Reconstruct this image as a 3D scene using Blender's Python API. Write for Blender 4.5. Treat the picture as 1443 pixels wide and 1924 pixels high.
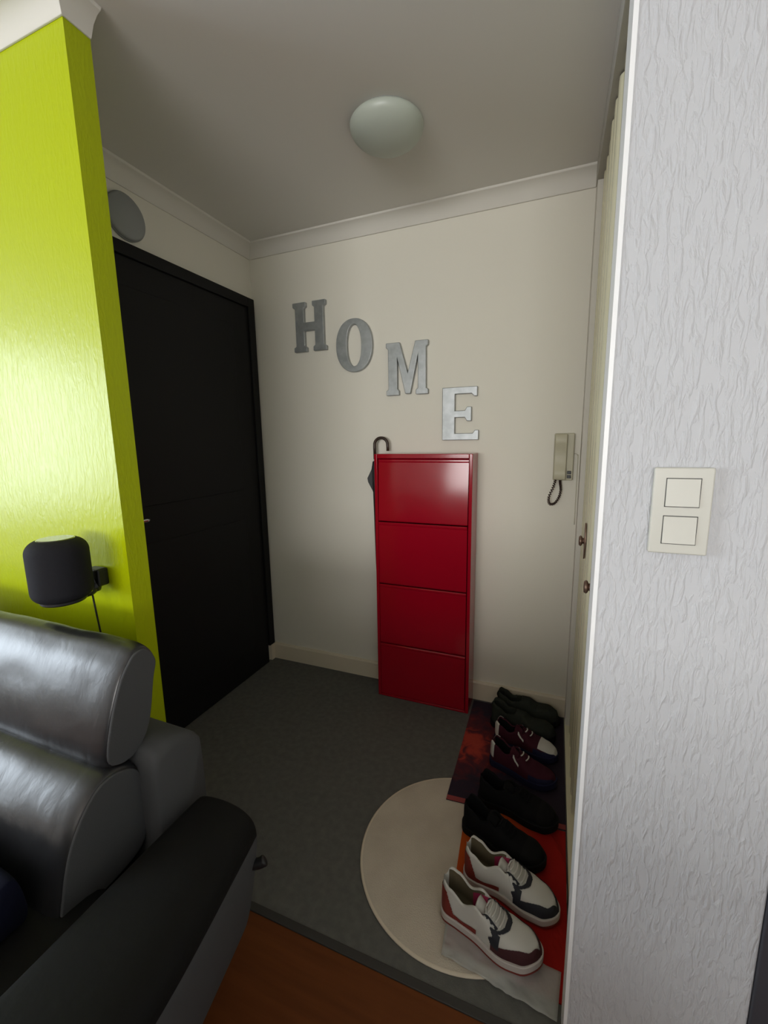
import bpy, bmesh, math, random
from mathutils import Vector, Matrix, noise
random.seed(7)
for o in list(bpy.data.objects): bpy.data.objects.remove(o, do_unlink=True)
scene = bpy.context.scene
COL = scene.collection
PI = math.pi

# ------------------------------------------------------------------ camera
cd = bpy.data.cameras.new('camera'); cam = bpy.data.objects.new('camera', cd); COL.objects.link(cam)
yaw, pit, roll = math.radians(-21.975), math.radians(-9.564), math.radians(-0.9)
Fv = Vector((math.sin(yaw)*math.cos(pit), math.cos(yaw)*math.cos(pit), math.sin(pit)))
R0 = Vector((math.cos(yaw), -math.sin(yaw), 0)); U0 = R0.cross(Fv)
Rv = R0*math.cos(roll) + U0*math.sin(roll); Uv = -R0*math.sin(roll) + U0*math.cos(roll)
m = Matrix.Identity(4)
for i in range(3):
    m[i][0] = Rv[i]; m[i][1] = Uv[i]; m[i][2] = -Fv[i]
m.translation = Vector((1.598, -2.063, 1.337))
cam.matrix_world = m
cd.sensor_fit = 'VERTICAL'; cd.sensor_height = 36.0; cd.lens = 800.07/1924*36.0
cd.clip_start = 0.02
scene.camera = cam

# ------------------------------------------------------------------ world, light, exposure
wd = bpy.data.worlds.new('world'); scene.world = wd; wd.use_nodes = True
bg = wd.node_tree.nodes['Background']; bg.inputs[0].default_value = (0.75, 0.87, 1.0, 1); bg.inputs[1].default_value = 1.0
scene.view_settings.view_transform = 'Standard'; scene.view_settings.look = 'None'
scene.view_settings.gamma = 1.0; scene.view_settings.use_curve_mapping = False
scene.view_settings.exposure = 0.0

def area(name, loc, direction, sx, sy, power, color):
    l = bpy.data.lights.new(name, 'AREA'); l.shape = 'RECTANGLE'; l.size = sx; l.size_y = sy
    l.energy = power; l.color = color
    o = bpy.data.objects.new(name, l); COL.objects.link(o); o.location = loc
    o.rotation_euler = Vector(direction).to_track_quat('-Z', 'Y').to_euler()
    return o
# daylight entering through the French window in the living room's left wall and the window behind the camera
area('window_daylight', (-2.72, -3.25, 1.475), (1, 0, 0), 1.75, 1.4, 92, (0.80, 0.90, 1.0))
area('rear_window_daylight', (1.15, -7.12, 1.50), (0, 1, 0), 3.2, 1.15, 168, (1.0, 0.985, 0.95))

# ------------------------------------------------------------------ materials
def mat(name, col, rough=0.6, metal=0.0, spec=0.5, bump=None, vary=None, trans=0.0, alpha=1.0, coat=0.0, sheen=0.0):
    """bump=(scale xyz, strength, distance, detail)  vary=(scale xyz, colour2, lo, hi)"""
    M = bpy.data.materials.new(name); M.use_nodes = True; nt = M.node_tree; N = nt.nodes; L = nt.links
    p = N['Principled BSDF']
    p.inputs['Base Color'].default_value = (*col, 1); p.inputs['Roughness'].default_value = rough
    p.inputs['Metallic'].default_value = metal; p.inputs['Specular IOR Level'].default_value = spec
    p.inputs['Transmission Weight'].default_value = trans; p.inputs['Alpha'].default_value = alpha
    p.inputs['Coat Weight'].default_value = coat; p.inputs['Coat Roughness'].default_value = 0.25
    p.inputs['Sheen Weight'].default_value = sheen
    tc = None
    if bump or vary: tc = N.new('ShaderNodeTexCoord')
    if bump:
        mp = N.new('ShaderNodeMapping'); mp.inputs['Scale'].default_value = bump[0]
        nz = N.new('ShaderNodeTexNoise'); nz.inputs['Scale'].default_value = 1.0; nz.inputs['Detail'].default_value = bump[3]
        nz.inputs['Distortion'].default_value = bump[4] if len(bump) > 4 else 0.0
        b = N.new('ShaderNodeBump'); b.inputs['Strength'].default_value = bump[1]; b.inputs['Distance'].default_value = bump[2]
        L.new(tc.outputs['Object'], mp.inputs[0]); L.new(mp.outputs[0], nz.inputs[0])
        src = nz.outputs[0]
        if len(bump) > 5:
            rp = N.new('ShaderNodeValToRGB'); rp.color_ramp.elements[0].position = bump[5][0]; rp.color_ramp.elements[1].position = bump[5][1]
            L.new(src, rp.inputs[0]); src = rp.outputs[0]
        L.new(src, b.inputs['Height']); L.new(b.outputs[0], p.inputs['Normal'])
    if vary:
        mp = N.new('ShaderNodeMapping'); mp.inputs['Scale'].default_value = vary[0]
        nz = N.new('ShaderNodeTexNoise'); nz.inputs['Scale'].default_value = 1.0; nz.inputs['Detail'].default_value = 4.0
        rp = N.new('ShaderNodeValToRGB'); e = rp.color_ramp.elements
        e[0].position = vary[2]; e[1].position = vary[3]; e[0].color = (*col, 1); e[1].color = (*vary[1], 1)
        L.new(tc.outputs['Object'], mp.inputs[0]); L.new(mp.outputs[0], nz.inputs[0]); L.new(nz.outputs[0], rp.inputs[0]); L.new(rp.outputs[0], p.inputs['Base Color'])
    return M

M = {}
M['wall'] = mat('cream wall paint', (0.80, 0.77, 0.68), 0.75, spec=0.25, bump=((90, 90, 90), 0.12, 0.002, 3))
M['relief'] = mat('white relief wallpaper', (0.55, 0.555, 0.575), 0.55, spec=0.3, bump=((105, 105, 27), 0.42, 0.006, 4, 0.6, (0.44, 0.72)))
M['living'] = mat('living room wall paint', (0.84, 0.84, 0.83), 0.7)
M['green'] = mat('lime green satin paint', (0.43, 0.51, 0.001), 0.30, spec=0.38, bump=((95, 95, 24), 0.15, 0.003, 4, 0.8, (0.40, 0.70)))
M['ceiling'] = mat('ceiling paint', (0.78, 0.76, 0.72), 0.8, spec=0.2)
M['cornice'] = mat('cornice paint', (0.74, 0.715, 0.66), 0.75, spec=0.2)
M['skirting'] = mat('cream skirting paint', (0.74, 0.66, 0.52), 0.55)
M['black_door'] = mat('black door paint', (0.006, 0.006, 0.0065), 0.6, spec=0.25, bump=((8, 8, 160), 0.1, 0.001, 2))
M['floor'] = mat('grey hall floor', (0.115, 0.115, 0.105), 0.85, spec=0.2, bump=((260, 260, 260), 0.3, 0.002, 2), vary=((40, 40, 40), (0.145, 0.143, 0.13), 0.35, 0.7))
M['strip'] = mat('dark threshold strip', (0.035, 0.033, 0.03), 0.5)
M['dark_paint'] = mat('dark grey door paint', (0.045, 0.045, 0.055), 0.5)
M['red'] = mat('glossy red enamel', (0.34, 0.002, 0.014), 0.13, spec=0.5, bump=((5, 5, 4), 0.06, 0.02, 1))
M['steel'] = mat('galvanised grey metal', (0.33, 0.35, 0.355), 0.42, metal=0.55, vary=((28, 28, 28), (0.42, 0.44, 0.45), 0.35, 0.7))
M['opal'] = mat('opal glass', (0.50, 0.55, 0.49), 0.35, spec=0.5)
M['grey_plastic'] = mat('grey plastic', (0.30, 0.315, 0.315), 0.5)
M['cream_enamel'] = mat('cream enamel', (0.80, 0.76, 0.55), 0.22, spec=0.5)
M['track'] = mat('grey aluminium track', (0.42, 0.40, 0.36), 0.5)
M['bronze'] = mat('dull bronze', (0.24, 0.155, 0.115), 0.4, metal=0.7)
M['lit_strip'] = mat('corner strip with painted light', (0.88, 0.88, 0.88), 0.4)  # paler than the wall: window light on its edge put into the colour
M['switch'] = mat('ivory switch plastic', (0.58, 0.57, 0.51), 0.35)
M['beige_plastic'] = mat('beige plastic', (0.52, 0.49, 0.36), 0.45)
M['black_plastic'] = mat('black plastic', (0.012, 0.012, 0.013), 0.4)
M['brown_cord'] = mat('dark brown cord', (0.035, 0.014, 0.010), 0.45)
M['mesh'] = mat('black speaker fabric', (0.014, 0.014, 0.018), 0.8, spec=0.2, bump=((700, 700, 700), 0.4, 0.001, 1))
M['glass_top'] = mat('glossy dark glass', (0.02, 0.02, 0.02), 0.05, coat=1.0)
M['leather'] = mat('black leather', (0.016, 0.016, 0.018), 0.31, spec=0.7, bump=((26, 20, 12), 0.09, 0.012, 4, 0.3))
M['leather_dull'] = mat('dull black leather', (0.006, 0.006, 0.0055), 0.75, spec=0.2, bump=((60, 60, 60), 0.25, 0.003, 3))
M['grey_fabric'] = mat('charcoal side panel', (0.075, 0.077, 0.08), 0.7, spec=0.25, bump=((300, 300, 300), 0.2, 0.001, 2))
M['chrome'] = mat('chrome', (0.6, 0.6, 0.6), 0.15, metal=1.0)
M['navy'] = mat('navy cushion fabric', (0.006, 0.007, 0.020), 0.9, spec=0.15)
M['rug'] = mat('beige rug pile', (0.62, 0.55, 0.45), 0.95, spec=0.1, bump=((300, 300, 300), 0.6, 0.003, 2), vary=((9, 9, 9), (0.56, 0.49, 0.40), 0.4, 0.65))
M['rug_edge'] = mat('beige rug binding', (0.72, 0.63, 0.50), 0.9)
M['mat_edge'] = mat('red mat border', (0.30, 0.05, 0.05), 0.8)
M['umbrella'] = mat('black umbrella nylon', (0.010, 0.010, 0.011), 0.55)
M['brown_wood'] = mat('dark brown wood', (0.035, 0.018, 0.010), 0.4)

def wood_floor():
    Mx = mat('orange brown laminate', (0.16, 0.046, 0.010), 0.55, spec=0.2, vary=((3, 40, 3), (0.12, 0.034, 0.007), 0.35, 0.7))
    return Mx
M['wood'] = wood_floor()

def mat_print():
    """printed doormat: near-black purple ground with loose red blotches"""
    Mx = bpy.data.materials.new('printed mat'); Mx.use_nodes = True; nt = Mx.node_tree; N = nt.nodes; L = nt.links
    p = N['Principled BSDF']; p.inputs['Roughness'].default_value = 0.8
    tc = N.new('ShaderNodeTexCoord'); mp = N.new('ShaderNodeMapping'); mp.inputs['Location'].default_value = (-1.315, 0.345, 0); 
    L.new(tc.outputs['Object'], mp.inputs[0])
    mp.vector_type = 'POINT'; 
    sc = N.new('ShaderNodeVectorMath'); sc.operation = 'MULTIPLY'; sc.inputs[1].default_value = (9.0, 6.3, 0)
    L.new(mp.outputs[0], sc.inputs[0])
    ln = N.new('ShaderNodeVectorMath'); ln.operation = 'LENGTH'; L.new(sc.outputs[0], ln.inputs[0])
    nz = N.new('ShaderNodeTexNoise'); nz.inputs['Scale'].default_value = 16; nz.inputs['Detail'].default_value = 3; nz.inputs['Distortion'].default_value = 1.2
    L.new(tc.outputs['Object'], nz.inputs[0])
    ma = N.new('ShaderNodeMath'); ma.operation = 'MULTIPLY_ADD'; ma.inputs[1].default_value = 2.2
    L.new(nz.outputs[0], ma.inputs[0]); L.new(ln.outputs['Value'], ma.inputs[2])
    rp = N.new('ShaderNodeValToRGB'); e = rp.color_ramp.elements
    e[0].position = 0.0; e[0].color = (0.46, 0.06, 0.03, 1); e[1].position = 1.0; e[1].color = (0.014, 0.006, 0.020, 1)
    a = rp.color_ramp.elements.new(0.52); a.color = (0.40, 0.035, 0.018, 1)
    b = rp.color_ramp.elements.new(0.70); b.color = (0.10, 0.008, 0.014, 1)
    dv = N.new('ShaderNodeMath'); dv.operation = 'MULTIPLY'; dv.inputs[1].default_value = 0.38
    L.new(ma.outputs[0], dv.inputs[0]); L.new(dv.outputs[0], rp.inputs[0]); L.new(rp.outputs[0], p.inputs['Base Color'])
    return Mx
M['mat_print'] = mat_print()
def mat_orange():
    """mat printed in orange at one corner running into deep red"""
    Mx = bpy.data.materials.new('orange red mat'); Mx.use_nodes = True; nt = Mx.node_tree; N = nt.nodes; L = nt.links
    p = N['Principled BSDF']; p.inputs['Roughness'].default_value = 0.85; p.inputs['Specular IOR Level'].default_value = 0.2
    tc = N.new('ShaderNodeTexCoord'); dp = N.new('ShaderNodeVectorMath'); dp.operation = 'DOT_PRODUCT'; dp.inputs[1].default_value = (3.0, -1.6, 0)
    nz = N.new('ShaderNodeTexNoise'); nz.inputs['Scale'].default_value = 7; nz.inputs['Detail'].default_value = 3
    ma = N.new('ShaderNodeMath'); ma.operation = 'MULTIPLY_ADD'; ma.inputs[1].default_value = 0.5
    sb_ = N.new('ShaderNodeMath'); sb_.operation = 'SUBTRACT'; sb_.inputs[1].default_value = 5.55
    rp = N.new('ShaderNodeValToRGB'); e = rp.color_ramp.elements
    e[0].position = 0.15; e[0].color = (0.52, 0.085, 0.010, 1); e[1].position = 0.75; e[1].color = (0.36, 0.010, 0.006, 1)
    L.new(tc.outputs['Object'], dp.inputs[0]); L.new(tc.outputs['Object'], nz.inputs[0]); L.new(nz.outputs[0], ma.inputs[0]); L.new(dp.outputs['Value'], ma.inputs[2])
    L.new(ma.outputs[0], sb_.inputs[0]); L.new(sb_.outputs[0], rp.inputs[0]); L.new(rp.outputs[0], p.inputs['Base Color'])
    return Mx
M['mat_orange'] = mat_orange()
M['film'] = mat('crumpled clear plastic', (0.62, 0.62, 0.60), 0.25, alpha=0.42, bump=((30, 30, 30), 0.5, 0.01, 3))

# ------------------------------------------------------------------ mesh helpers
def obj(name, bm, material, parent=None, smooth=False, bevel=0.0, seg=2, recalc=True, angle=40):
    if recalc: bmesh.ops.recalc_face_normals(bm, faces=bm.faces[:])
    me = bpy.data.meshes.new(name); bm.to_mesh(me); bm.free()
    mats = material if isinstance(material, (list, tuple)) else [material]
    for k in mats: me.materials.append(M[k] if isinstance(k, str) else k)
    o = bpy.data.objects.new(name, me); COL.objects.link(o)
    if smooth:
        for p in me.polygons: p.use_smooth = True
    if bevel:
        md = o.modifiers.new('bevel', 'BEVEL'); md.width = bevel; md.segments = seg; md.limit_method = 'ANGLE'; md.angle_limit = math.radians(35)
        for p in me.polygons: p.use_smooth = True
        md.harden_normals = True
    if parent: o.parent = parent
    return o
def thing(name, label, cat, loc=(0, 0, 0), rotz=0.0, group=None):
    o = bpy.data.objects.new(name, None); COL.objects.link(o); o.empty_display_size = 0.05
    o.location = loc; o.rotation_euler = (0, 0, rotz); o['label'] = label; o['category'] = cat
    if group: o['group'] = group
    return o
def tag(o, label, cat, group=None):
    o['label'] = label; o['category'] = cat
    if group: o['group'] = group
    return o
def struct(name, bm, material, label=None, parent=None, **k):
    o = obj(name, bm, material, parent, **k)
    if parent is None:
        o['kind'] = 'structure'
        if label: o['label'] = label
    return o
def box(bm, x0, x1, y0, y1, z0, z1):
    vs = [bm.verts.new((x, y, z)) for x in (x0, x1) for y in (y0, y1) for z in (z0, z1)]
    for f in ((0, 1, 3, 2), (4, 6, 7, 5), (0, 4, 5, 1), (2, 3, 7, 6), (0, 2, 6, 4), (1, 5, 7, 3)):
        bm.faces.new([vs[i] for i in f])
    return bm
def bx(*a): return box(bmesh.new(), *a)
def prism(poly, axis, a, b, bm=None):
    """extrude a 2-D polygon along an axis ('x': poly is (y,z), 'y': (x,z), 'z': (x,y))"""
    bm = bm or bmesh.new()
    def P(p, t): return {'x': (t, p[0], p[1]), 'y': (p[0], t, p[1]), 'z': (p[0], p[1], t)}[axis]
    A = [bm.verts.new(P(p, a)) for p in poly]; B = [bm.verts.new(P(p, b)) for p in poly]
    bm.faces.new(A); bm.faces.new(B[::-1]); n = len(poly)
    for i in range(n): bm.faces.new((A[i], B[i], B[(i+1) % n], A[(i+1) % n]))
    return bm
def tube(pts, r, n=10, bm=None, caps=True):
    bm = bm or bmesh.new(); pts = [Vector(p) for p in pts]; rings = []
    rr = r if isinstance(r, (list, tuple)) else [r]*len(pts)
    prev = None
    for i, p in enumerate(pts):
        t = (pts[min(i+1, len(pts)-1)] - pts[max(i-1, 0)]).normalized()
        if prev is None:
            a = Vector((0, 0, 1)) if abs(t.z) < 0.9 else Vector((1, 0, 0)); u = t.cross(a).normalized()
        else: u = (prev - t*prev.dot(t)).normalized()
        w = t.cross(u); prev = u
        rings.append([bm.verts.new(p + (u*math.cos(2*PI*k/n) + w*math.sin(2*PI*k/n))*rr[i]) for k in range(n)])
    for A, B in zip(rings, rings[1:]):
        for k in range(n): bm.faces.new((A[k], A[(k+1) % n], B[(k+1) % n], B[k]))
    if caps: bm.faces.new(rings[0][::-1]); bm.faces.new(rings[-1])
    return bm
def lathe(profile, n=48, bm=None, axis='z', caps=True):
    bm = bm or bmesh.new(); rings = []
    for r, h in profile:
        ring = []
        for k in range(n):
            a = 2*PI*k/n; c, s = r*math.cos(a), r*math.sin(a)
            ring.append(bm.verts.new({'z': (c, s, h), 'x': (h, c, s), 'y': (c, h, s)}[axis]))
        rings.append(ring)
    for A, B in zip(rings, rings[1:]):
        for k in range(n): bm.faces.new((A[k], A[(k+1) % n], B[(k+1) % n], B[k]))
    if caps: bm.faces.new(rings[0][::-1]); bm.faces.new(rings[-1])
    return bm
def spline(pts, n=8):
    """Catmull-Rom through pts"""
    P = [Vector(p) for p in pts]; out = []
    for i in range(len(P)-1):
        a, b, c, d = P[max(i-1, 0)], P[i], P[i+1], P[min(i+2, len(P)-1)]
        for k in range(n):
            t = k/n; out.append(0.5*((2*b) + (c-a)*t + (2*a-5*b+4*c-d)*t*t + (3*b-a-3*c+d)*t**3))
    out.append(P[-1]); return out
def closed_spline(pts, n=5):
    P = [Vector(p) for p in pts]; out = []; m_ = len(P)
    for i in range(m_):
        a, b, c, d = P[i-1], P[i], P[(i+1) % m_], P[(i+2) % m_]
        for k in range(n):
            t = k/n; out.append(0.5*((2*b) + (c-a)*t + (2*a-5*b+4*c-d)*t*t + (3*b-a-3*c+d)*t**3))
    return out

# ------------------------------------------------------------------ room shell (metres)
W, H = 1.695, 2.374            # hall width, ceiling height
YG = -1.25                     # plane of the living room wall line (green wall, threshold, white wall)
XL, XR, YR = -2.6, 2.9, -7.0   # living room extents
XP = 0.482                     # free edge of the green wall
XS = 1.673                     # free edge of the white relief wall
XE = 1.974                     # its other end

struct('floor', bx(0.0, W+0.3, YG+0.006, 0.0, -0.05, 0.0), 'floor', 'dark grey hall floor')
struct('floor_living_room', bx(XL, XR, YR, YG-0.012, -0.05, 0.0), 'wood', 'orange brown wooden living room floor')
struct('trim_1', bx(XP, XS, YG-0.014, YG+0.008, -0.04, 0.004), 'strip', 'dark threshold strip between the two floors', bevel=0.002)
struct('ceiling', bx(XL, XR, YR, 0.1, H, H+0.05), 'ceiling', 'white ceiling')
struct('wall_back', bx(-0.1, W+0.4, 0.0, 0.1, 0, H), 'wall', 'cream painted hall wall with metal letters')
struct('wall_left', bx(-0.1, 0.0, YG+0.065, 0.0, 0, H), 'wall', 'cream wall around the black door')
struct('wall_green', bx(XL, XP, YG, YG+0.065, 0, H), 'green', 'lime green painted partition wall')
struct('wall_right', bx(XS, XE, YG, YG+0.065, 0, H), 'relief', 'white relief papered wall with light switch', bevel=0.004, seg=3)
struct('wall_closet', bx(W+0.30, W+0.34, YG, 0.0, 0, H), 'living', 'plain wall behind the folding closet doors')
# closet surround: narrow post in the corner
struct('trim_2', bx(W, W+0.05, -0.10, 0.0, 0, H), 'cornice', 'cream post in the corner beside the closet doors')
struct('trim_7', box(bx(XS-0.002, XS, YG-0.0015, YG+0.066, 0, H), XS, XS+0.005, YG-0.0015, YG, 0, H), 'lit_strip', 'corner strip with painted light on the edge of the relief wall')
# far side of the living room
struct('wall_living_left', box(box(box(bx(XL-0.1, XL, -2.35, YG, 0, H), XL-0.1, XL, YR, -4.15, 0, H), XL-0.1, XL, -4.15, -2.35, 2.2, H), XL-0.1, XL, -4.15, -2.35, 0, 0.75), 'living', 'living room wall around the French window')
struct('wall_living_rear', box(box(box(bx(XL, -0.5, YR-0.1, YR, 0, H), 2.8, XR, YR-0.1, YR, 0, H), -0.5, 2.8, YR-0.1, YR, 2.1, H), -0.5, 2.8, YR-0.1, YR, 0, 0.9), 'living', 'living room rear wall around a window')
struct('wall_living_right', bx(XR, XR+0.1, YR, YG, 0, H), 'living', 'living room side wall')
struct('wall_living_front', box(bx(XE+0.86, XR, YG, YG+0.12, 0, H), XE, XE+0.86, YG, YG+0.12, 2.06, H), 'living', 'living room wall around the dark door')
# windows (outside the frame of the photograph)
def window(name, x, y0, y1, z0, z1, along='y'):
    w = 0.05; e = bpy.data.objects.new(name, None); COL.objects.link(e); e['kind'] = 'structure'; e['label'] = 'white framed window letting in daylight'
    def b(a0, a1, c0, c1): return bx(x-0.07, x-0.02, a0, a1, c0, c1) if along == 'y' else bx(a0, a1, x-0.07, x-0.02, c0, c1)
    mid = (y0+y1)/2
    for a in ((y0, y0+w, z0, z1), (y1-w, y1, z0, z1), (mid-w/2, mid+w/2, z0, z1), (y0, y1, z0, z0+w), (y0, y1, z1-w, z1)):
        obj('window_frame', b(*a), 'cornice', e)
window('window_1', XL, -4.15, -2.35, 0.75, 2.2)
window('window_2', YR, -0.5, 2.8, 0.9, 2.1, 'x')

# cornices (coved plaster): profile in (offset from wall, z)
CV = [(0.0, H-0.062), (0.006, H-0.062), (0.012, H-0.052), (0.022, H-0.032), (0.042, H-0.014), (0.058, H-0.008), (0.062, H-0.002), (0.062, H), (0.0, H)]
struct('trim_3', prism([(-a, z) for a, z in CV], 'x', 0.0, W), 'cornice', 'plaster cornice above the hall wall', smooth=False, bevel=0.002)
struct('trim_4', prism([(a, z) for a, z in CV], 'y', YG+0.066, -0.002), 'cornice', 'plaster cornice above the black door', bevel=0.002)
CG = [(a*0.8, H-0.052+(z-(H-0.062))*0.84) for a, z in CV]
bm = bmesh.new(); rings = []
for fn in (lambda a: (XL, YG-a), lambda a: (XP+a, YG-a), lambda a: (XP+a, YG+0.065)):
    rings.append([bm.verts.new((*fn(a), z)) for a, z in CG])
for A, B in zip(rings, rings[1:]):
    for k in range(len(CG)): bm.faces.new((A[k], A[(k+1) % len(CG)], B[(k+1) % len(CG)], B[k]))
bm.faces.new(rings[0]); bm.faces.new(rings[-1][::-1])
struct('trim_5', bm, 'cornice', 'white cornice above the green wall', bevel=0.002)
# skirting boards
struct('baseboard_back', prism([(0, 0), (-0.014, 0), (-0.014, 0.09), (-0.009, 0.1), (0, 0.1)], 'x', 0.0, W), 'skirting', 'cream skirting board along the hall wall')
struct('baseboard_left', bx(0, 0.02, -0.045, -0.014, 0, 0.105), 'skirting', 'short cream skirting piece beside the black door')

# ---- black entrance door
d = bpy.data.objects.new('door_1', None); COL.objects.link(d); d['kind'] = 'structure'; d['label'] = 'matt black entrance door with black frame'
DT = 2.10; DN = -1.0
obj('door_leaf', bx(0.002, 0.022, DN+0.04, -0.075, 0.004, DT-0.05), 'black_door', d, bevel=0.003)
obj('door_frame', bx(0.002, 0.034, -0.075, -0.026, 0.11, DT), 'black_door', d, bevel=0.004)
obj('door_frame', bx(0.002, 0.034, DN, DN+0.04, 0.0, DT), 'black_door', d, bevel=0.004)
obj('door_frame', bx(0.002, 0.034, DN+0.04, -0.075, DT-0.05, DT), 'black_door', d, bevel=0.004)
for z0, z1 in ((0.16, 0.92), (1.08, 1.94)):
    obj('door_panel', bx(0.022, 0.027, DN+0.17, -0.20, z0, z1), 'black_door', d, bevel=0.003)
hd = obj('door_handle', tube(spline([(0.022, -0.91, 1.03), (0.06, -0.91, 1.03), (0.066, -0.90, 1.03), (0.066, -0.835, 1.03)], 5), 0.009, 10), 'chrome', d, smooth=True)
obj('rosette', lathe([(0.001, 0.02), (0.024, 0.02), (0.024, 0.027), (0.001, 0.027)], 20, axis='x'), 'chrome', hd).location = (0, -0.91, 1.03)

# ---- dark door to the right of the white wall
d = bpy.data.objects.new('door_2', None); COL.objects.link(d); d['kind'] = 'structure'; d['label'] = 'dark grey door at the end of the white wall'
obj('door_frame', bx(XE, XE+0.05, YG-0.006, YG+0.1, 0, 2.06), 'dark_paint', d, bevel=0.003)
obj('door_frame', bx(XE+0.81, XE+0.86, YG-0.006, YG+0.1, 0, 2.06), 'dark_paint', d, bevel=0.003)
obj('door_frame', bx(XE+0.05, XE+0.81, YG-0.006, YG+0.1, 2.01, 2.06), 'dark_paint', d, bevel=0.003)
obj('door_leaf', bx(XE+0.05, XE+0.81, YG+0.02, YG+0.06, 0.004, 2.01), 'dark_paint', d, bevel=0.003)

# ---- folding closet doors in the right wall of the hall: ribbed cream panels between a top track and a floor rail
d = bpy.data.objects.new('door_3', None); COL.objects.link(d); d['kind'] = 'structure'; d['label'] = 'ribbed cream folding closet doors with bronze knobs'
obj('top_track', bx(W-0.004, W+0.05, -1.183, -0.05, 2.29, H), 'track', d, bevel=0.002)
obj('floor_rail', bx(W-0.002, W+0.04, -1.183, -0.05, 0.0, 0.02), 'cream_enamel', d, bevel=0.002)
PY0, PY1 = -1.18, -0.10; PW = (PY1-PY0)/4
def rib_panel():
    poly = []; n = 3; rw = (PW-0.006)/n
    for k in range(n):
        y = k*rw
        for f, dx in ((0.0, 0.016), (0.16, 0.015), (0.30, 0.004), (0.38, 0.001), (0.62, 0.001), (0.70, 0.004), (0.84, 0.015)): poly.append((dx, y+f*rw))
    poly.append((0.016, n*rw)); poly += [(0.024, n*rw), (0.024, 0)]
    bm = prism(poly, 'z', 0.022, 2.285)
    return bm
pm = None
for k in range(4):
    if pm is None:
        p0 = obj('panel', rib_panel(), 'cream_enamel', d); pm = p0.data; p = p0
    else:
        p = bpy.data.objects.new('panel', pm); COL.objects.link(p); p.parent = d
    p.location = (W+0.012 + (0.004 if k % 2 else 0.0), PY0+k*PW+0.003, 0)
def knob(y, z):
    prof = [(0.001, 0.0), (0.021, 0.0), (0.021, 0.003), (0.011, 0.005), (0.010, 0.009), (0.017, 0.012), (0.019, 0.016), (0.015, 0.021), (0.001, 0.022)]
    k_ = obj('knob', lathe([(r, -h) for r, h in prof], 24, axis='x'), 'bronze', d, smooth=True); k_.location = (W+0.013, y, z)
    b = obj('backplate', prism([(y_, z_) for y_, z_ in [(0.024*math.cos(t), 0.052*math.sin(t)*(1+0.25*abs(math.sin(t))**6)) for t in [2*PI*i/28 for i in range(28)]]], 'x', -0.004, 0.0), 'bronze', k_)
knob(-0.44, 0.975); knob(-0.80, 0.925)

# ------------------------------------------------------------------ red shoe cabinet
CX0, CX1, CY, CZ = 0.778, 1.255, -0.15, 1.272
c = thing('shoe_cabinet', 'tall narrow glossy red metal shoe cabinet with four tilting flaps', 'cabinet', (CX0, 0, 0))
cw = CX1-CX0
bm = bmesh.new()
box(bm, 0, 0.016, CY, -0.016, 0, CZ); box(bm, cw-0.016, cw, CY, -0.016, 0, CZ); box(bm, 0.016, cw-0.016, CY, -0.016, CZ-0.022, CZ)
box(bm, 0.016, cw-0.016, CY, -0.016, 0, 0.012); box(bm, 0.016, cw-0.016, -0.022, -0.016, 0.012, CZ-0.022)
obj('body', bm, 'red', c, bevel=0.003)
FZ = (0.012, 0.302, 0.622, 0.942, CZ-0.022)
for k in range(4):
    z0 = FZ[k]+0.003; z1 = FZ[k+1]-0.003
    # flap with a rolled finger lip along its top edge
    poly = [(0.012, z0), (0.0, z0), (-0.0015, z0+0.004), (-0.0015, z1-0.016), (-0.0045, z1-0.010), (-0.0045, z1-0.004), (-0.0015, z1), (0.012, z1)]
    fl = obj('flap', prism([(y, z-z0) for y, z in poly], 'x', 0.019, cw-0.019), 'red', c)
    fl.location = (0, CY, z0); fl.rotation_euler = (math.radians(-2.6 if k == 3 else 0.0), 0, 0)

# ------------------------------------------------------------------ umbrella hooked on the cabinet
u = thing('umbrella', 'folded black umbrella with curved brown handle behind the red cabinet', 'umbrella', (0.748, -0.036, 0.40))
u.rotation_euler = (0, math.radians(-0.9), 0)
pts = [(0, 0, 0.84), (0, 0, 0.905)] + [(0.036-0.036*math.cos(t), 0, 0.913+0.036*math.sin(t)) for t in [PI*i/14 for i in range(1, 14)]] + [(0.072, 0, 0.905), (0.072, 0, 0.882)]
obj('handle', tube(pts, 0.0075, 12), 'brown_wood', u, smooth=True)
obj('shaft', tube([(0, 0, 0.0), (0, 0, 0.85)], 0.004, 8), 'black_plastic', u)
obj('tip', tube([(0, 0, -0.04), (0, 0, 0.0), (0, 0, 0.02)], [0.003, 0.004, 0.006], 8), 'black_plastic', u)
bm = bmesh.new(); rings = []; n = 32
prof = [(0.005, 0.02), (0.009, 0.10), (0.012, 0.30), (0.013, 0.50), (0.013, 0.66), (0.012, 0.74), (0.012, 0.80), (0.006, 0.835)]
for r, z in prof:
    rings.append([bm.verts.new((r*(1+0.22*math.sin(8*2*PI*k/n+z*4))*math.cos(2*PI*k/n), r*(1+0.22*math.sin(8*2*PI*k/n+z*4))*math.sin(2*PI*k/n), z)) for k in range(n)])
for A, B in zip(rings, rings[1:]):
    for k in range(n): bm.faces.new((A[k], A[(k+1) % n], B[(k+1) % n], B[k]))
obj('canopy', bm, 'umbrella', u, smooth=True)
bm = bmesh.new()   # loose fold of cloth that sticks out sideways
fv = [(-0.012, 0.0, 0.83), (-0.020, 0.0, 0.79), (-0.043, -0.004, 0.745), (-0.040, -0.004, 0.725), (-0.018, 0, 0.68), (-0.010, 0, 0.66)]
A = [bm.verts.new((x, y-0.004, z)) for x, y, z in fv]; B = [bm.verts.new((x*0.9, y+0.004, z)) for x, y, z in fv]
bm.faces.new(A); bm.faces.new(B[::-1])
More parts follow.
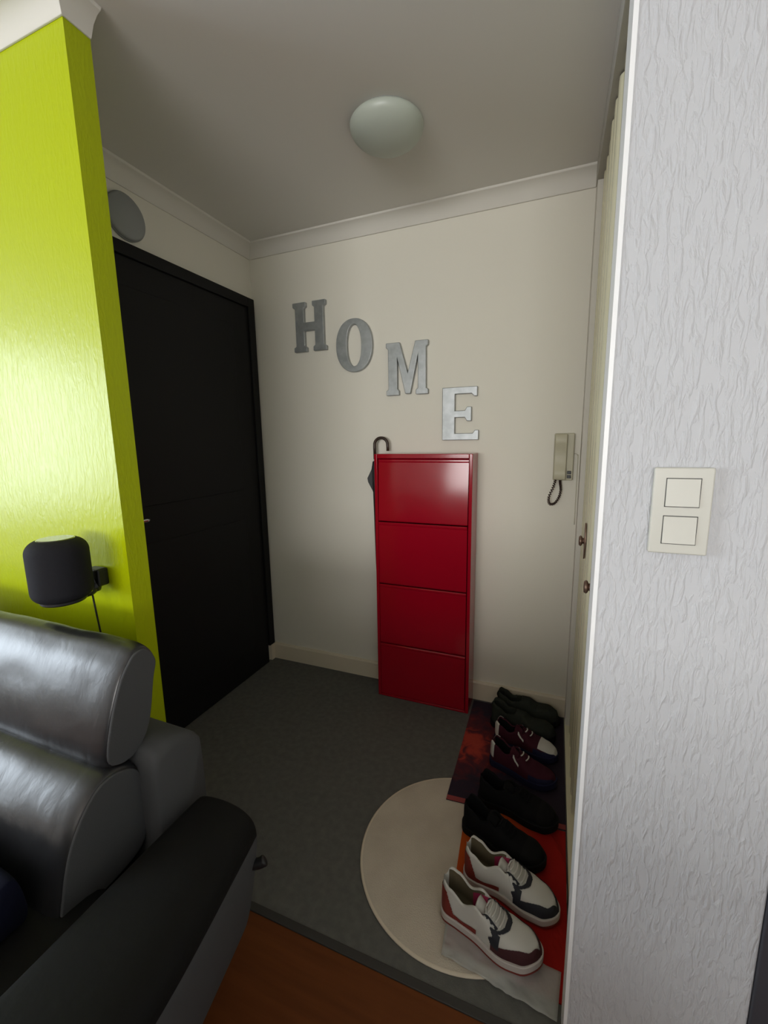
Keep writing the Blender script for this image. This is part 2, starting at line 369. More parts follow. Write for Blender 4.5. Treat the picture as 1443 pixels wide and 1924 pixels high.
for i in range(len(fv)): bm.faces.new((A[i], B[i], B[(i+1) % len(fv)], A[(i+1) % len(fv)]))
obj('cloth_fold', bm, 'umbrella', u)
obj('strap', lathe([(0.015, 0.70), (0.0165, 0.70), (0.0165, 0.72), (0.015, 0.72)], 24, caps=False), 'umbrella', u)

# ------------------------------------------------------------------ letters on the wall
LH = [(0, 0), (.40, 0), (.40, .09), (.34, .12), (.34, .42), (.66, .42), (.66, .12), (.60, .09), (.60, 0), (1, 0), (1, .09), (.93, .12), (.93, .88), (1, .91), (1, 1), (.60, 1), (.60, .91), (.66, .88), (.66, .59), (.34, .59), (.34, .88), (.40, .91), (.40, 1), (0, 1), (0, .91), (.07, .88), (.07, .12), (0, .09)]
LM = [(0, 0), (.31, 0), (.31, .09), (.27, .12), (.27, .70), (.46, .02), (.58, .02), (.76, .73), (.76, .12), (.71, .09), (.71, 0), (1, 0), (1, .09), (.95, .12), (.95, .88), (1, .91), (1, 1), (.70, 1), (.52, .42), (.33, 1), (0, 1), (0, .91), (.05, .88), (.05, .12), (0, .09)]
LE = [(0, 0), (1, 0), (1, .19), (.90, .19), (.84, .13), (.35, .13), (.35, .43), (.62, .43), (.68, .36), (.80, .36), (.80, .63), (.68, .63), (.62, .56), (.35, .56), (.35, .87), (.80, .87), (.86, .82), (.95, .82), (.95, 1), (0, 1)]
def letter(ch, poly, x0, x1, z0, z1, desc):
    o = obj('wall_letter', prism([((x0+px*(x1-x0)), z0+pz*(z1-z0)) for px, pz in poly], 'y', -0.022, -0.001), 'steel', None, bevel=0.003, seg=2)
    return tag(o, desc, 'letter', 'metal letters on the hall wall')
letter('H', LH, 0.272, 0.468, 1.806, 2.052, 'grey metal capital letter H mounted on the cream wall')
letter('M', LM, 0.797, 1.012, 1.555, 1.804, 'grey metal capital letter M mounted on the cream wall')
letter('E', LE, 1.082, 1.256, 1.332, 1.577, 'grey metal capital letter E above the red cabinet')
bm = bmesh.new(); n = 48; ox, oz, orx, orz = 0.624, 1.812, 0.101, 0.129
rg = []
for rx, rz, y in ((orx, orz, -0.001), (orx, orz, -0.022), (orx*0.40, orz*0.78, -0.022), (orx*0.40, orz*0.78, -0.001)):
    rg.append([bm.verts.new((ox+rx*math.copysign(abs(math.cos(t))**0.92, math.cos(t)), y, oz+rz*math.copysign(abs(math.sin(t))**0.92, math.sin(t)))) for t in [2*PI*k/n for k in range(n)]])
for i in range(4):
    A, B = rg[i], rg[(i+1) % 4]
    for k in range(n): bm.faces.new((A[k], A[(k+1) % n], B[(k+1) % n], B[k]))
tag(obj('wall_letter', bm, 'steel', None, bevel=0.003), 'grey metal capital letter O mounted on the cream wall', 'letter', 'metal letters on the hall wall')

# ------------------------------------------------------------------ ceiling lamp, round grille
l = thing('ceiling_lamp', 'round opal glass dome lamp fixed to the ceiling, unlit', 'lamp', (1.025, -0.565, H))
obj('base', lathe([(0.112, 0.0), (0.112, -0.014), (0.10, -0.018), (0.10, 0.0)], 48), 'grey_plastic', l, smooth=False)
prof = [(0.123*math.cos(t), -0.012-0.062*math.sin(t)) for t in [PI/2*k/14 for k in range(14)]] + [(0.001, -0.074)]
obj('glass_dome', lathe([(0.119, -0.006)]+prof, 56), 'opal', l, smooth=True)
g = thing('wall_vent', 'grey round vent cover above the black door', 'vent', (0, -0.745, 2.205))
obj('cover', lathe([(0.082, 0.0), (0.082, 0.012), (0.074, 0.020), (0.03, 0.023), (0.001, 0.0235)], 48, axis='x'), 'grey_plastic', g, smooth=True)
obj('rim', lathe([(0.083, 0.001), (0.085, 0.001), (0.085, 0.009), (0.083, 0.009)], 48, axis='x', caps=False), 'grey_plastic', g)

# ------------------------------------------------------------------ intercom handset
i_ = thing('intercom', 'beige wall intercom handset with dark coiled cord', 'intercom', (1.588, 0, 1.15))
obj('base', bx(0.0, 0.081, -0.028, -0.001, 0.0, 0.205), 'beige_plastic', i_, bevel=0.004)
hb = prism([(-0.028, 0.004), (-0.052, 0.004), (-0.058, 0.015), (-0.058, 0.045), (-0.050, 0.06), (-0.050, 0.145), (-0.058, 0.16), (-0.058, 0.19), (-0.052, 0.202), (-0.028, 0.202)], 'x', 0.003, 0.052)
obj('handset', hb, 'beige_plastic', i_, bevel=0.004)
for z in (0.010, 0.028):
    obj('button', bx(0.058, 0.074, -0.034, -0.027, z, z+0.014), 'black_plastic', i_, bevel=0.002)
cp = spline([(0.012, -0.045, 0.006), (0.004, -0.044, -0.03), (-0.012, -0.042, -0.075), (-0.008, -0.038, -0.105), (0.012, -0.034, -0.104), (0.030, -0.03, -0.075), (0.036, -0.026, -0.04), (0.032, -0.022, -0.015), (0.031, -0.02, 0.003)], 7)
coil = []; N_ = 320
for k in range(N_+1):
    f = k/N_*(len(cp)-1); i0 = min(int(f), len(cp)-2); p = cp[i0].lerp(cp[i0+1], f-i0); t = (cp[i0+1]-cp[i0]).normalized()
    a = t.cross(Vector((0, 1, 0))).normalized(); b = t.cross(a)
    ph = 2*PI*k/N_*34; coil.append(p + (a*math.cos(ph)+b*math.sin(ph))*0.0042)
obj('cord', tube(coil, 0.0023, 5), 'brown_cord', i_, smooth=True)
obj('wire', tube(spline([(0.081, -0.004, 0.115), (0.090, -0.004, 0.116), (0.097, -0.004, 0.108), (0.099, -0.004, 0.085), (0.100, -0.004, -0.2)], 6), 0.0014, 6), 'beige_plastic', i_, smooth=True)

# ------------------------------------------------------------------ light switch
s = thing('light_switch', 'ivory double light switch plate on the white relief wall', 'switch', (1.788, YG, 1.216))
obj('plate', bx(-0.041, 0.041, -0.011, -0.0005, -0.070, 0.071), 'switch', s, bevel=0.003, seg=3)
for zc in (0.031, -0.030):
    obj('rocker_gap', bx(-0.0238, 0.0238, -0.0118, -0.010, zc-0.0235, zc+0.0235), 'strip', s)
    poly = [(-0.011, zc-0.0225), (-0.0145, zc-0.0222), (-0.0130, zc), (-0.0125, zc+0.0222), (-0.011, zc+0.0225)]
    obj('rocker', prism(poly, 'x', -0.0228, 0.0228), 'switch', s, bevel=0.0008)

# ------------------------------------------------------------------ smart speaker on its wall bracket
sp = thing('speaker', 'black fabric smart speaker on a bracket fixed to the green wall', 'speaker', (0.373, -1.364, 0.925))
prof = []
R_, Hh, rc = 0.071, 0.168, 0.030
for k in range(9): t = -PI/2+PI/2*k/8; prof.append((R_-rc+rc*math.cos(t), rc+rc*math.sin(t)))
for k in range(9): t = PI/2*k/8; prof.append((R_-rc*1.2+rc*1.2*math.cos(t), Hh-rc*1.2+rc*1.2*math.sin(t)))
obj('body', lathe(prof, 56), 'mesh', sp, smooth=True)
obj('top_glass', lathe([(0.001, Hh+0.001), (0.040, Hh+0.001), (0.043, Hh-0.001), (0.043, Hh-0.004), (0.001, Hh-0.004)], 48), 'glass_top', sp)
obj('tray', lathe([(0.001, -0.006), (0.050, -0.006), (0.053, -0.003), (0.053, 0.004), (0.001, 0.004)], 48), 'black_plastic', sp, smooth=False)
wy = YG+1.364
obj('wall_plate', bx(-0.028, 0.026, wy-0.034, wy-0.001, 0.008, 0.060), 'black_plastic', sp, bevel=0.006)
obj('bracket_arm', tube(spline([(0, 0.02, -0.002), (0.01, 0.060, -0.002), (0.008, 0.078, 0.006), (0.0, wy-0.03, 0.028)], 6), [0.011]*19, 12), 'black_plastic', sp, smooth=True)
obj('joint', lathe([(0.001, -0.016), (0.012, -0.012), (0.016, 0.0), (0.012, 0.012), (0.001, 0.016)], 20), 'black_plastic', sp, smooth=True).location = (0.006, 0.083, 0.008)
obj('screw', lathe([(0.001, -0.004), (0.005, -0.003), (0.005, 0.003), (0.001, 0.004)], 14, axis='y'), 'chrome', sp, smooth=True).location = (0.016, 0.062, 0.004)
obj('cable', tube(spline([(0.010, 0.068, 0.0), (0.012, 0.071, -0.06), (0.017, 0.075, -0.16), (0.020, 0.080, -0.30), (0.020, 0.09, -0.60)], 6), 0.0026, 8), 'black_plastic', sp, smooth=True)

# ------------------------------------------------------------------ sofa
so = thing('sofa', 'black leather sofa with adjustable headrest in front of the green wall', 'sofa', (0, -1.75, 0))
SY = 1.75
def pad(profile, x0, x1, n=7, bulge=0.012, edge=0.016, sub=4, nx=16, wob=0.0, seed=0.0):
    """cushion: closed (y,z) profile swept along x with rounded, slightly puffed ends"""
    pr = closed_spline([(0, y, z) for y, z in profile], n); c_ = sum(pr, Vector())/len(pr)
    bm = bmesh.new(); rings = []
    for k in range(nx+1):
        t = k/nx; t = 0.5-0.5*math.cos(PI*t); x = x0+(x1-x0)*t
        ed = min(x-x0, x1-x)/edge
        s_ = 1.0 if ed >= 1 else 0.90+0.10*math.sqrt(max(0, 1-(1-ed)**2))
        if ed >= 1: s_ = 1.0+bulge*math.sin(PI*t)
        ring = []
        for p in pr:
            q = c_+(p-c_)*s_
            if wob and ed >= 1:
                w_ = noise.noise(Vector((x*9+seed, p.y*14, p.z*14)))*wob
                q = q+(p-c_).normalized()*w_
            ring.append(bm.verts.new((x, q.y+SY, q.z)))
        rings.append(ring)
    m_ = len(pr)
    for A, B in zip(rings, rings[1:]):
        for k in range(m_): bm.faces.new((A[k], A[(k+1) % m_], B[(k+1) % m_], B[k]))
    bm.faces.new(rings[0][::-1]); bm.faces.new(rings[-1])
    return bm
def endcap(profile, x, sc=0.90, th=0.006, n=6):
    pr = closed_spline([(0, y, z) for y, z in profile], n); c_ = sum(pr, Vector())/len(pr)
    return prism([((c_+(p-c_)*sc).y+SY, (c_+(p-c_)*sc).z) for p in pr], 'x', x-th, x+th)
HR = [(-1.462, .868), (-1.440, .884), (-1.412, .88), (-1.39, .84), (-1.402, .79), (-1.43, .676), (-1.480, .625), (-1.540, .645), (-1.528, .73), (-1.492, .825)]
BC = [(-1.470, .612), (-1.470, .54), (-1.475, .42), (-1.56, .39), (-1.670, .40), (-1.668, .47), (-1.640, .56), (-1.595, .625), (-1.555, .650), (-1.51, .645)]
for x0, x1, sd in ((0.045, 0.735, 0.0), (-0.66, 0.03, 5.0)):
    h_ = obj('headrest', pad(HR, x0, x1, nx=48, edge=0.05, wob=0.0028, seed=sd), 'leather', so, smooth=True)
    obj('side_panel', endcap(HR, x1-0.001), 'grey_fabric', h_, bevel=0.003)
    b_ = obj('back_cushion', pad(BC, x0, x1+0.012, nx=48, edge=0.05, wob=0.0035, seed=sd+2), 'leather', so, smooth=True)
    obj('side_panel', endcap(BC, x1+0.011), 'grey_fabric', b_, bevel=0.003)
    SC = [(-1.60, .42), (-1.60, .30), (-1.62, .24), (-1.85, .235), (-2.14, .24), (-2.18, .30), (-2.17, .37), (-2.12, .42), (-1.85, .435)]
    obj('seat_cushion', pad(SC, x0, x1+0.06, nx=40, wob=0.005, seed=sd+3), 'leather_dull', so, smooth=True)
obj('headrest_hinge', tube([(0.655, -1.515+SY, .640), (0.70, -1.515+SY, .640)], 0.003, 8), 'chrome', so)
# back frame
BF = [(-1.476, .62), (-1.44, .655), (-1.384, .645), (-1.349, .621), (-1.338, .575), (-1.338, .30), (-1.338, .10), (-1.40, .08), (-1.48, .10), (-1.48, .40)]
obj('back_frame', pad(BF, -0.67, 0.80, nx=24, edge=0.025), 'grey_fabric', so, smooth=True)
obj('base', bx(-0.67, 0.82, -2.12+SY, -1.46+SY, 0.09, 0.25), 'grey_fabric', so, bevel=0.015, seg=3)
def arm(x_in, x_out, sgn):
    e = []
    bm = bmesh.new(); rings = []
    ys = [-1.385, -1.39, -1.41, -1.45, -1.55, -1.7, -1.85, -2.0, -2.12, -2.17, -2.19, -2.195]
    for k, y in enumerate(ys):
        ed = min((-1.38-y), (y+2.20))/0.05; s_ = 1 if ed >= 1 else 0.95+0.05*math.sqrt(max(0, 1-(1-ed)**2))
        fl_ = min(1, max(0, (-1.38-y)/0.35))*0.07
        o_ = x_out+fl_*sgn; cxm, czm = (x_in+x_out)/2, 0.30
        prof_ = [(x_in, .09), (x_in, .30), (x_in, .47), (x_in+.02*sgn, .497), ((x_in+o_)/2, .506), (o_-.045*sgn, .50), (o_-.012*sgn, .482), (o_, .45), (o_-.012*sgn, .36), (o_-.04*sgn, .22), (o_-.07*sgn, .10)]
        rings.append([bm.verts.new((cxm+(a-cxm)*s_, y+SY, czm+(b-czm)*(0.5+0.5*s_) )) for a, b in prof_])
    n_ = len(rings[0])
    for A, B in zip(rings, rings[1:]):
        for k in range(n_):
            f = bm.faces.new((A[k], A[(k+1) % n_], B[(k+1) % n_], B[k])); f.material_index = 1 if k >= 7 else 0
    bm.faces.new(rings[0][::-1]).material_index = 1; bm.faces.new(rings[-1]).material_index = 1
    return bm
a_ = obj('armrest', arm(0.812, 1.0, 1), ['leather_dull', 'grey_fabric'], so, smooth=True)
md = a_.modifiers.new('sub', 'SUBSURF'); md.levels = 1; md.render_levels = 2
a_ = obj('armrest', arm(-0.682, -0.87, -1), ['leather_dull', 'grey_fabric'], so, smooth=True)
md = a_.modifiers.new('sub', 'SUBSURF'); md.levels = 1; md.render_levels = 2
obj('lever', tube(spline([(0.985, -1.40+SY, .365), (1.004, -1.392+SY, .37), (1.012, -1.385+SY, .375)], 4), [0.012]*6+[0.013, 0.012, 0.008], 12), 'black_plastic', so, smooth=True)
for x, y in ((0.86, -1.46), (0.86, -2.08), (-0.72, -1.46), (-0.72, -2.08)):
    obj('leg', lathe([(0.018, 0.0), (0.022, 0.012), (0.024, 0.10)], 20), 'black_plastic', so, smooth=False).location = (x, y+SY, 0)
# navy cushion on the seat
CUS = [(-1.69, .445), (-1.72, .44), (-1.82, .45), (-1.835, .47), (-1.79, .51), (-1.73, .545), (-1.70, .545), (-1.688, .49)]
o = obj('throw_cushion', pad(CUS, 0.36, 0.70, nx=20, edge=0.10, wob=0.006), 'navy', None, smooth=True)
o.location = (0, -1.75, 0); tag(o, 'small navy cushion lying on the black sofa seat', 'cushion')

# ------------------------------------------------------------------ rug and mats
RC, RR = (1.368, -0.886), 0.321
r_ = thing('round_rug', 'round beige rug on the grey hall floor', 'rug', (RC[0], RC[1], 0))
obj('pile', lathe([(RR-0.006, 0.0005), (RR-0.006, 0.006), (RR-0.02, 0.0072), (0.001, 0.0072)], 96), 'rug', r_, smooth=False)
obj('binding', lathe([(RR-0.007, 0.0005), (RR, 0.001), (RR+0.001, 0.004), (RR-0.002, 0.0066), (RR-0.007, 0.0066)], 96, caps=False), 'rug_edge', r_, smooth=True)
def sstep(a, b, x): t = min(1, max(0, (x-a)/(b-a))); return t*t*(3-2*t)
def shoe_gap(x, y):    # distance from the front sneaker's long axis
    a = Vector((1.358, -1.052)); b = a+Vector((math.cos(math.radians(-12)), math.sin(math.radians(-12))))*0.27; p = Vector((x, y))
    t = min(1, max(0, (p-a).dot(b-a)/(b-a).length_squared)); return (p-a-(b-a)*t).length
def ground(x, y):      # height of what lies under a mat: floor or rug
    dd = math.hypot(x-RC[0], y-RC[1]); t = min(1, max(0, (RR+0.022-dd)/0.02)); return 0.0075*t*t*(3-2*t)
def sheet(quad, h, th, nx=26, ny=30, wave=0.0, border=None):
    bm = bmesh.new(); g_ = []
    for lev in (0, 1):
        for j in range(ny+1):
            for i in range(nx+1):
                a, b = i/nx, j/ny
                p = Vector(quad[0])*(1-a)*(1-b)+Vector(quad[1])*a*(1-b)+Vector(quad[2])*a*b+Vector(quad[3])*(1-a)*b
                z = h(p.x, p.y)+0.0008+lev*th
                if wave: z += abs(noise.noise(Vector((p.x*28, p.y*28, 3))))*wave*sstep(0.062, 0.085, shoe_gap(p.x, p.y))
                g_.append(bm.verts.new((p.x, p.y, z)))
    n_ = (nx+1)*(ny+1); ix = lambda l_, i, j: g_[l_*n_+j*(nx+1)+i]
    for j in range(ny):
        for i in range(nx):
            for lv in (0, 1):
                f = bm.faces.new((ix(lv, i, j), ix(lv, i+1, j), ix(lv, i+1, j+1), ix(lv, i, j+1)))
                if border and lv and j == ny-1: f.material_index = 1
    for i in range(nx):
        for j in (0, ny): bm.faces.new((ix(0, i, j), ix(0, i+1, j), ix(1, i+1, j), ix(1, i, j)))
    for j in range(ny):
        for i in (0, nx): bm.faces.new((ix(0, i, j), ix(0, i, j+1), ix(1, i, j+1), ix(1, i, j)))
    return bm
Q2 = [(1.352, -0.692), (1.689, -0.672), (1.686, -1.165), (1.386, -1.150)]
Q1 = [(1.263, -0.03), (1.689, -0.025), (1.690, -0.665), (1.277, -0.692)]
TH = 0.003
def inside(x, y, q):
    for k in range(4):
        a, b = q[k], q[(k+1) % 4]
        if (b[0]-a[0])*(y-a[1])-(b[1]-a[1])*(x-a[0]) > 0.012: return False
    return True
def on_mats(x, y): return max(ground(x, y), 0)+TH+(0.0028 if y < -1.0 else 0.0)
o = obj('door_mat', sheet(Q2, ground, TH), ['mat_orange'], None); tag(o, 'orange red mat under the white and black sneakers', 'mat')
o = obj('door_mat', sheet(Q1, ground, TH, border=True), ['mat_print', 'mat_edge'], None); tag(o, 'dark purple mat with red print beside the red cabinet', 'mat')
Q3 = [(1.374, -1.085), (1.672, -1.100), (1.662, -1.205), (1.382, -1.178)]
o = obj('plastic_film', sheet(Q3, lambda x, y: ground(x, y)+TH+0.0022, 0.0006, nx=34, ny=16, wave=0.010), 'film', None, smooth=True); tag(o, 'crumpled clear plastic sheet under the front sneaker', 'plastic sheet')

# ------------------------------------------------------------------ shoes
def sstep(a, b, x): t = min(1, max(0, (x-a)/(b-a))); return t*t*(3-2*t)
def interp(tab, t):
    for (a, va), (b, vb) in zip(tab, tab[1:]):
        if t <= b:
            k = (t-a)/(b-a); k = k*k*(3-2*k); return va+(vb-va)*k
    return tab[-1][1]
class Shoe:
    def __init__(s_, L=0.27, wid=1.0, base=0.026, high=1.0, open_end=0.44, toe=1.0, flip=1):
        s_.L, s_.wid, s_.base, s_.high, s_.oe, s_.toe, s_.flip = L, wid, base, high, open_end, toe, flip
    def half(s_, t):
        w = interp([(0, .035), (.15, .038), (.38, .036), (.68, .047), (.85, .043), (1, .034)], t)
        if t < .10: w *= math.sqrt(max(0, 1-((.10-t)/.10)**2))*0.999+.001
        if t > .80: w *= max(0.001, (1-((t-.80)/.20)**2.4))**0.5
        return w*s_.wid
    def mid(s_, t): return s_.flip*0.008*math.sin(PI*min(1, max(0, (t-.2)/.8)))   # banana curve of the last
    def height(s_, t):
        return s_.high*interp([(0, .074), (.03, .080), (.12, .070), (.26, .050), (.40, .068), (.50, .066), (.66, .046), (.82, .034*s_.toe), (.95, .027*s_.toe), (1, .014)], t)
    def pt(s_, t, q):
        w, h = s_.half(t), s_.height(t); a = abs(q); sg = 1 if q >= 0 else -1
        yc = w*math.sin(a*PI/2)**0.75; zc = h*max(0, math.cos(a*PI/2))**0.62
        if a >= .5:
            k = (1-a)/.5; yo = w*(1-.20*k*k); zo = h*k
        else:
            b = (.5-a)/.5
            if b < .12: yo = w*.80-(.007*b/.12)*min(1, w/.03); zo = h+.002*math.sin(b/.12*PI)
            elif b < .7: k = (b-.12)/.58; yo = (w*.80-.007*min(1, w/.03)); zo = h+(.006-h)*k
            else: k = (b-.7)/.3; yo = max(0, (w*.80-.007*min(1, w/.03)))*(1-k); zo = .006
        o_ = sstep(.0, .045, t)*(1-sstep(s_.oe-.05, s_.oe+.07, t))
        return Vector((t*s_.L, sg*(yc+(yo-yc)*o_)+s_.mid(t), s_.base-.004+zc+(zo-zc)*o_))
    def patch(s_, f, off=0.0, nt=64, nq=56, thick=0.0):
        """mesh of the upper's surface where f(t,q) is true"""
        bm = bmesh.new(); vs = {}
        def nrm(t, q):
            e = .004; a = s_.pt(min(1, t+e), q)-s_.pt(max(0, t-e), q); b = s_.pt(t, min(1, q+e))-s_.pt(t, max(-1, q-e))
            n_ = a.cross(b); return n_.normalized() if n_.length > 1e-12 else Vector((0, 0, 1))
        def v(i, j):
            if (i, j) not in vs:
                t, q = i/nt, -1+2*j/nq; p = s_.pt(t, q)
                if off: p = p+nrm(t, q)*off
                vs[(i, j)] = bm.verts.new(p)
            return vs[(i, j)]
        for i in range(nt):
            for j in range(nq):
                if f((i+.5)/nt, -1+2*(j+.5)/nq): bm.faces.new((v(i, j), v(i+1, j), v(i+1, j+1), v(i, j+1)))
        return bm
    def outline(s_, grow=1.05, n=40):
        L_ = []
        ts = [0.5-0.5*math.cos(PI*k/n) for k in range(n+1)]
        for t in ts: L_.append(((t-.5)*s_.L*1.03+.5*s_.L, -s_.half(t)*grow-.002+s_.mid(t)))
        for t in ts[::-1][1:-1]: L_.append(((t-.5)*s_.L*1.03+.5*s_.L, s_.half(t)*grow+.002+s_.mid(t)))
        return L_
    def sole(s_, z0, z1, grow=1.05, spring=.010):
        bm = prism(s_.outline(grow), 'z', z0, z1)
        for v in bm.verts:
            t = v.co.x/s_.L
            v.co.z += spring*max(0, (t-.72)/.28)**2
        return bm
SM = dict(white=mat('off white leather', (0.60, 0.59, 0.55), 0.5), navyblk=mat('blue black suede', (0.016, 0.018, 0.026), 0.75), burg=mat('burgundy suede', (0.055, 0.010, 0.014), 0.8),
          redsh=mat('brick red suede', (0.20, 0.022, 0.014), 0.75), pink=mat('magenta lining', (0.42, 0.03, 0.10), 0.7), olive=mat('olive brown lining', (0.13, 0.105, 0.06), 0.85),
          lace=mat('white lace', (0.62, 0.61, 0.57), 0.8), blk=mat('matt black textile', (0.006, 0.006, 0.0065), 0.9, spec=0.15), blks=mat('black rubber', (0.005, 0.005, 0.005), 0.8, spec=0.2),
          maroon=mat('dark maroon mesh', (0.050, 0.008, 0.018), 0.8, spec=0.2), nav=mat('dark navy mesh', (0.014, 0.015, 0.045), 0.8, spec=0.2), gg=mat('dark grey green felt', (0.032, 0.036, 0.030), 0.95, spec=0.1, bump=((200, 200, 200), 0.4, 0.002, 2)),
          palesole=mat('pale sole rubber', (0.55, 0.50, 0.47), 0.6))
def shoe_root(name, label, x, y, rz, group, z=None):
    t = thing(name, label, 'shoe', (x, y, on_mats(x+.13*math.cos(rz), y+.13*math.sin(rz))+0.001 if z is None else z), rz, group); return t
def laces(S, root, m, ts, q=0.24, r=.0024):
    for t in ts:
        pts = [S.pt(t, -q+2*q*k/8)+Vector((.004*math.sin(PI*k/8), 0, .0035)) for k in range(9)]
        obj('lace', tube(pts, r, 6), m, root, smooth=True)
def tongue(S, root, m, t0, t1, rise):
    bm = bmesh.new(); rows = []
    for k in range(7):
        f = k/6; t = t0+(t1-t0)*f; c0 = S.pt(t0, 0); rows.append([])
        for j in range(9):
            q = (j-4)/4*0.34; x = S.L*t; y = S.half(t0)*0.52*(j-4)/4*(1+.15*f); z = c0.z+.001+rise*f**1.2-.012*((j-4)/4)**2
            rows[-1].append((x, y+S.mid(t), z))
    A = [[bm.verts.new(p) for p in r0] for r0 in rows]; B = [[bm.verts.new((p[0]-.003, p[1], p[2]-.005)) for p in r0] for r0 in rows]
    for X in (A, B):
        for a, b in zip(X, X[1:]):
            for j in range(8): bm.faces.new((a[j], a[j+1], b[j+1], b[j]))
    for a, b in zip(range(6), range(1, 7)):
        for j in (0, 8): bm.faces.new((A[a][j], A[b][j], B[b][j], B[a][j]))
    for j in range(8): bm.faces.new((A[6][j], A[6][j+1], B[6][j+1], B[6][j])); bm.faces.new((A[0][j], A[0][j+1], B[0][j+1], B[0][j]))
    return obj('tongue', bm, m, root, smooth=True)
def sides(S, name, f, off, m, R):
    for sg in (1, -1):
        obj(name, S.patch(lambda t, q: q*sg > 0 and f(t, abs(q)), off, 128, 112), m, R, smooth=True)
def inner(t, q): return abs(q) < .44 and .03 < t < .42
def sneaker(x, y, rz, flip, label):
    S = Shoe(0.272, 1.04, 0.025, 1.10, .44, 1.15, flip); R = shoe_root('sneaker', label, x, y, rz, 'pair of white and dark sneakers')
    obj('upper', S.patch(lambda t, q: not inner(t, q)), SM['white'], R, smooth=True)
    obj('lining', S.patch(inner), SM['olive'], R, smooth=True)
    obj('tongue_lining', S.patch(lambda t, q: .30 < t < .47 and abs(q) < .40, .0012, 128, 112), SM['pink'], R, smooth=True)
    obj('toe_guard', S.patch(lambda t, q: t > .58 and abs(q) > .80-.36*sstep(.60, .92, t)-.50*sstep(.90, 1.0, t), .0016, 128, 112), SM['burg' if flip < 0 else 'navyblk'], R, smooth=True)
    sides(S, 'side_overlay', lambda t, a: .57+.05*math.sin(a*22)*.35 < t < .655 and .42 < a < .90, .0019, SM['navyblk'], R)
    obj('vamp_band', S.patch(lambda t, q: .675-.10*(abs(q)/.45)**2 < t < .72-.10*(abs(q)/.45)**2 and abs(q) < .46, .0022, 128, 112), SM['navyblk'], R, smooth=True)
    sides(S, 'eyestay', lambda t, a: .45 < t < .62 and .27 < a < .36+.03*math.sin(t*150), .0022, SM['navyblk'], R)
    obj('heel_counter', S.patch(lambda t, q: t < .21-.14*(1-abs(q))/.5 and abs(q) > .58, .0018, 128, 112), SM['redsh'], R, smooth=True)
    sides(S, 'quarter_band', lambda t, a: .18 < t < .42 and .88 < a < .97, .0015, SM['redsh'], R)
    tongue(S, R, SM['white'], .47, .385, .016)
    laces(S, R, SM['lace'], (.47, .51, .55, .59, .63))
    lp = [S.pt(.47, 0)+Vector((0, 0, .006))]
    for sg in (1, -1):
        obj('lace', tube(spline([lp[0], lp[0]+Vector((.004, .014*sg, .008)), lp[0]+Vector((.012, .030*sg, -.002)), lp[0]+Vector((.022, .036*sg, -.016))], 5), .0022, 6), SM['lace'], R, smooth=True)
    obj('midsole', S.sole(.005, .025, 1.10), SM['palesole'], R, bevel=.003)
    obj('outsole', S.sole(.0, .005, 1.07), SM['redsh'], R)
    return R
sneaker(1.358, -1.052, math.radians(-12), -1, 'white sneaker with dark toe guard and red heel, on the plastic sheet')
sneaker(1.398, -0.928, math.radians(-12), 1, 'white sneaker with dark toe guard, between its twin and a black shoe')
def black_shoe(x, y, rz, flip, label):
    S = Shoe(0.275, 1.05, 0.026, 1.0, .42, 1.2, flip); R = shoe_root('black_shoe', label, x, y, rz, 'pair of black shoes')
    obj('upper', S.patch(lambda t, q: not inner(t, q)), SM['blk'], R, smooth=True)
    obj('lining', S.patch(inner), SM['blk'], R, smooth=True)
    obj('toe_cap', S.patch(lambda t, q: t > .78, .0014), SM['blks'], R, smooth=True)
    tongue(S, R, SM['blk'], .46, .34, .02); laces(S, R, SM['blk'], (.48, .53, .58, .63))
    obj('sole', S.sole(0, .027, 1.10), SM['blks'], R, bevel=.003)
black_shoe(1.362, -0.762, math.radians(-17), -1, 'matt black lace-up shoe beside the white sneakers')
black_shoe(1.392, -0.628, math.radians(-12), 1, 'matt black lace-up shoe beside the maroon sneakers')
def maroon(x, y, rz, flip, label, pale=False):
    S = Shoe(0.262, 1.0, 0.026, 1.0, .42, 1.1, flip); R = shoe_root('maroon_sneaker', label, x, y, rz, 'pair of maroon sneakers')
    obj('upper', S.patch(lambda t, q: not inner(t, q)), SM['maroon'], R, smooth=True)
    obj('lining', S.patch(inner), SM['blk'], R, smooth=True)
    obj('toe_guard', S.patch(lambda t, q: t > .66 and abs(q) > .72-.25*sstep(.75, 1, t), .0015), SM['nav'], R, smooth=True)
    obj('heel_tab', S.patch(lambda t, q: t < .09 and abs(q) > .46 and abs(q) < .86, .0018, 128, 112), SM['white'], R, smooth=True)
    sides(S, 'side_stripe', lambda t, a: .40 < t < .50 and abs(a-.62-(t-.45)*2) < .05, .0016, SM['white'], R)
    if pale: obj('toe_cap', S.patch(lambda t, q: t > .72 and abs(q) < .60, .0017, 128, 112), SM['white'], R, smooth=True)
    tongue(S, R, SM['maroon'], .46, .34, .02); laces(S, R, SM['lace'], (.50, .58), .16, .0026)
    obj('sole', S.sole(.0, .027, 1.08), SM['nav'], R, bevel=.003)
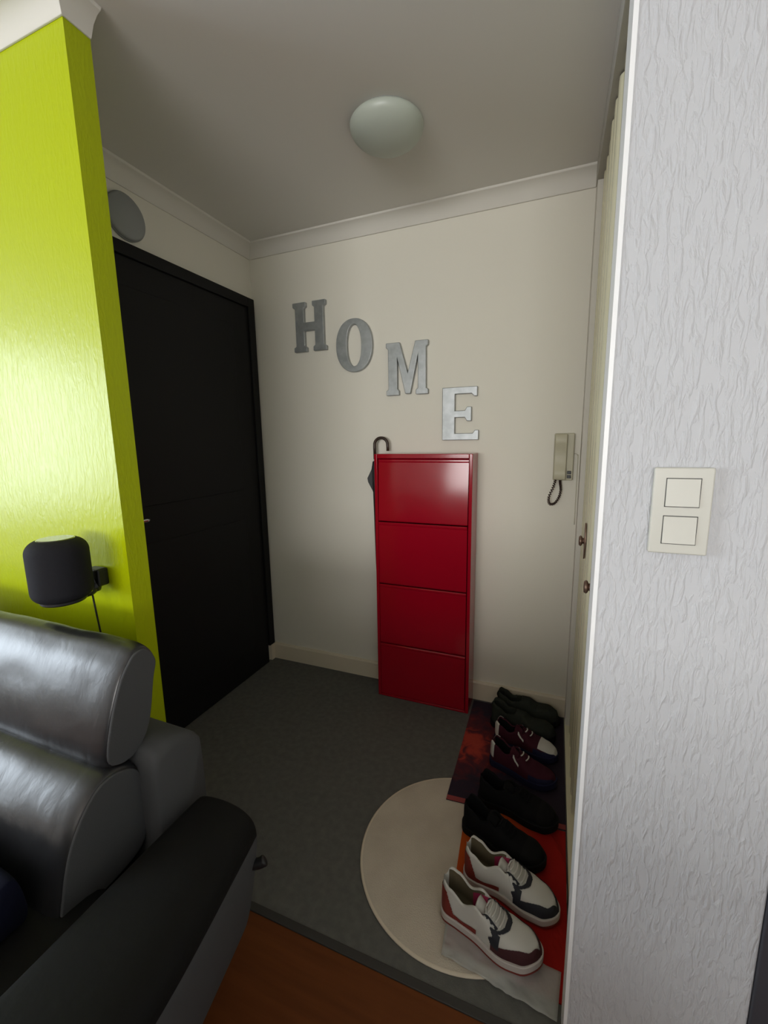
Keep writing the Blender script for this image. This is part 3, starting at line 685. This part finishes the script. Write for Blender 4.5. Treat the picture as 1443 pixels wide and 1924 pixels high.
maroon(1.405, -0.415, math.radians(-16), -1, 'dark maroon sneaker with white laces, beside a black shoe')
maroon(1.405, -0.285, math.radians(-12), 1, 'dark maroon sneaker with pale toe, beside the grey slipper', True)
def slipper(x, y, rz, flip, label):
    S = Shoe(0.285, 1.08, 0.022, 1.18, .34, 1.5, flip); R = shoe_root('slipper', label, x, y, rz, 'pair of grey green slippers')
    obj('upper', S.patch(lambda t, q: not (abs(q) < .44 and .03 < t < .34)), SM['gg'], R, smooth=True)
    obj('lining', S.patch(lambda t, q: abs(q) < .44 and .03 < t < .34), SM['gg'], R, smooth=True)
    obj('collar', S.patch(lambda t, q: .40 < abs(q) < .56 and t < .32, .003), SM['gg'], R, smooth=True)
    obj('sole', S.sole(0, .023, 1.08), SM['blks'], R, bevel=.003)
slipper(1.372, -0.165, math.radians(-9), -1, 'dark grey green felt slipper beside the maroon sneakers')
slipper(1.385, -0.072, math.radians(-3), 1, 'dark grey green felt slipper against the skirting board')

# ------------------------------------------------------------------ sideboard added unseen behind the camera to shade the lower hall
sb = thing('shade_blocker', 'added unseen dark wooden sideboard with four doors in the living room', 'shade_blocker', (0.98, -3.2, 0))
SW, SH = 1.10, 0.95
obj('body', bx(-SW, SW, -0.2, 0.2, 0.08, SH), 'brown_wood', sb, bevel=0.004)
obj('top', bx(-SW-0.02, SW+0.02, -0.22, 0.215, SH, SH+0.03), 'brown_wood', sb, bevel=0.004)
obj('plinth', bx(-SW+0.05, SW-0.05, -0.17, 0.17, 0.0, 0.08), 'brown_wood', sb)
dw = (2*SW-0.02)/4
for k in range(4):
    x0 = -SW+0.01+k*dw
    dr = obj('cabinet_door', bx(x0+0.004, x0+dw-0.004, 0.2, 0.218, 0.10, SH-0.01), 'brown_wood', sb, bevel=0.003)
    obj('door_knob', lathe([(0.001, 0.245), (0.012, 0.242), (0.014, 0.232), (0.006, 0.224), (0.006, 0.216)], 16, axis='y'), 'bronze', dr, smooth=True).location = (x0+dw*(0.88 if k % 2 == 0 else 0.12), 0, 0.48)
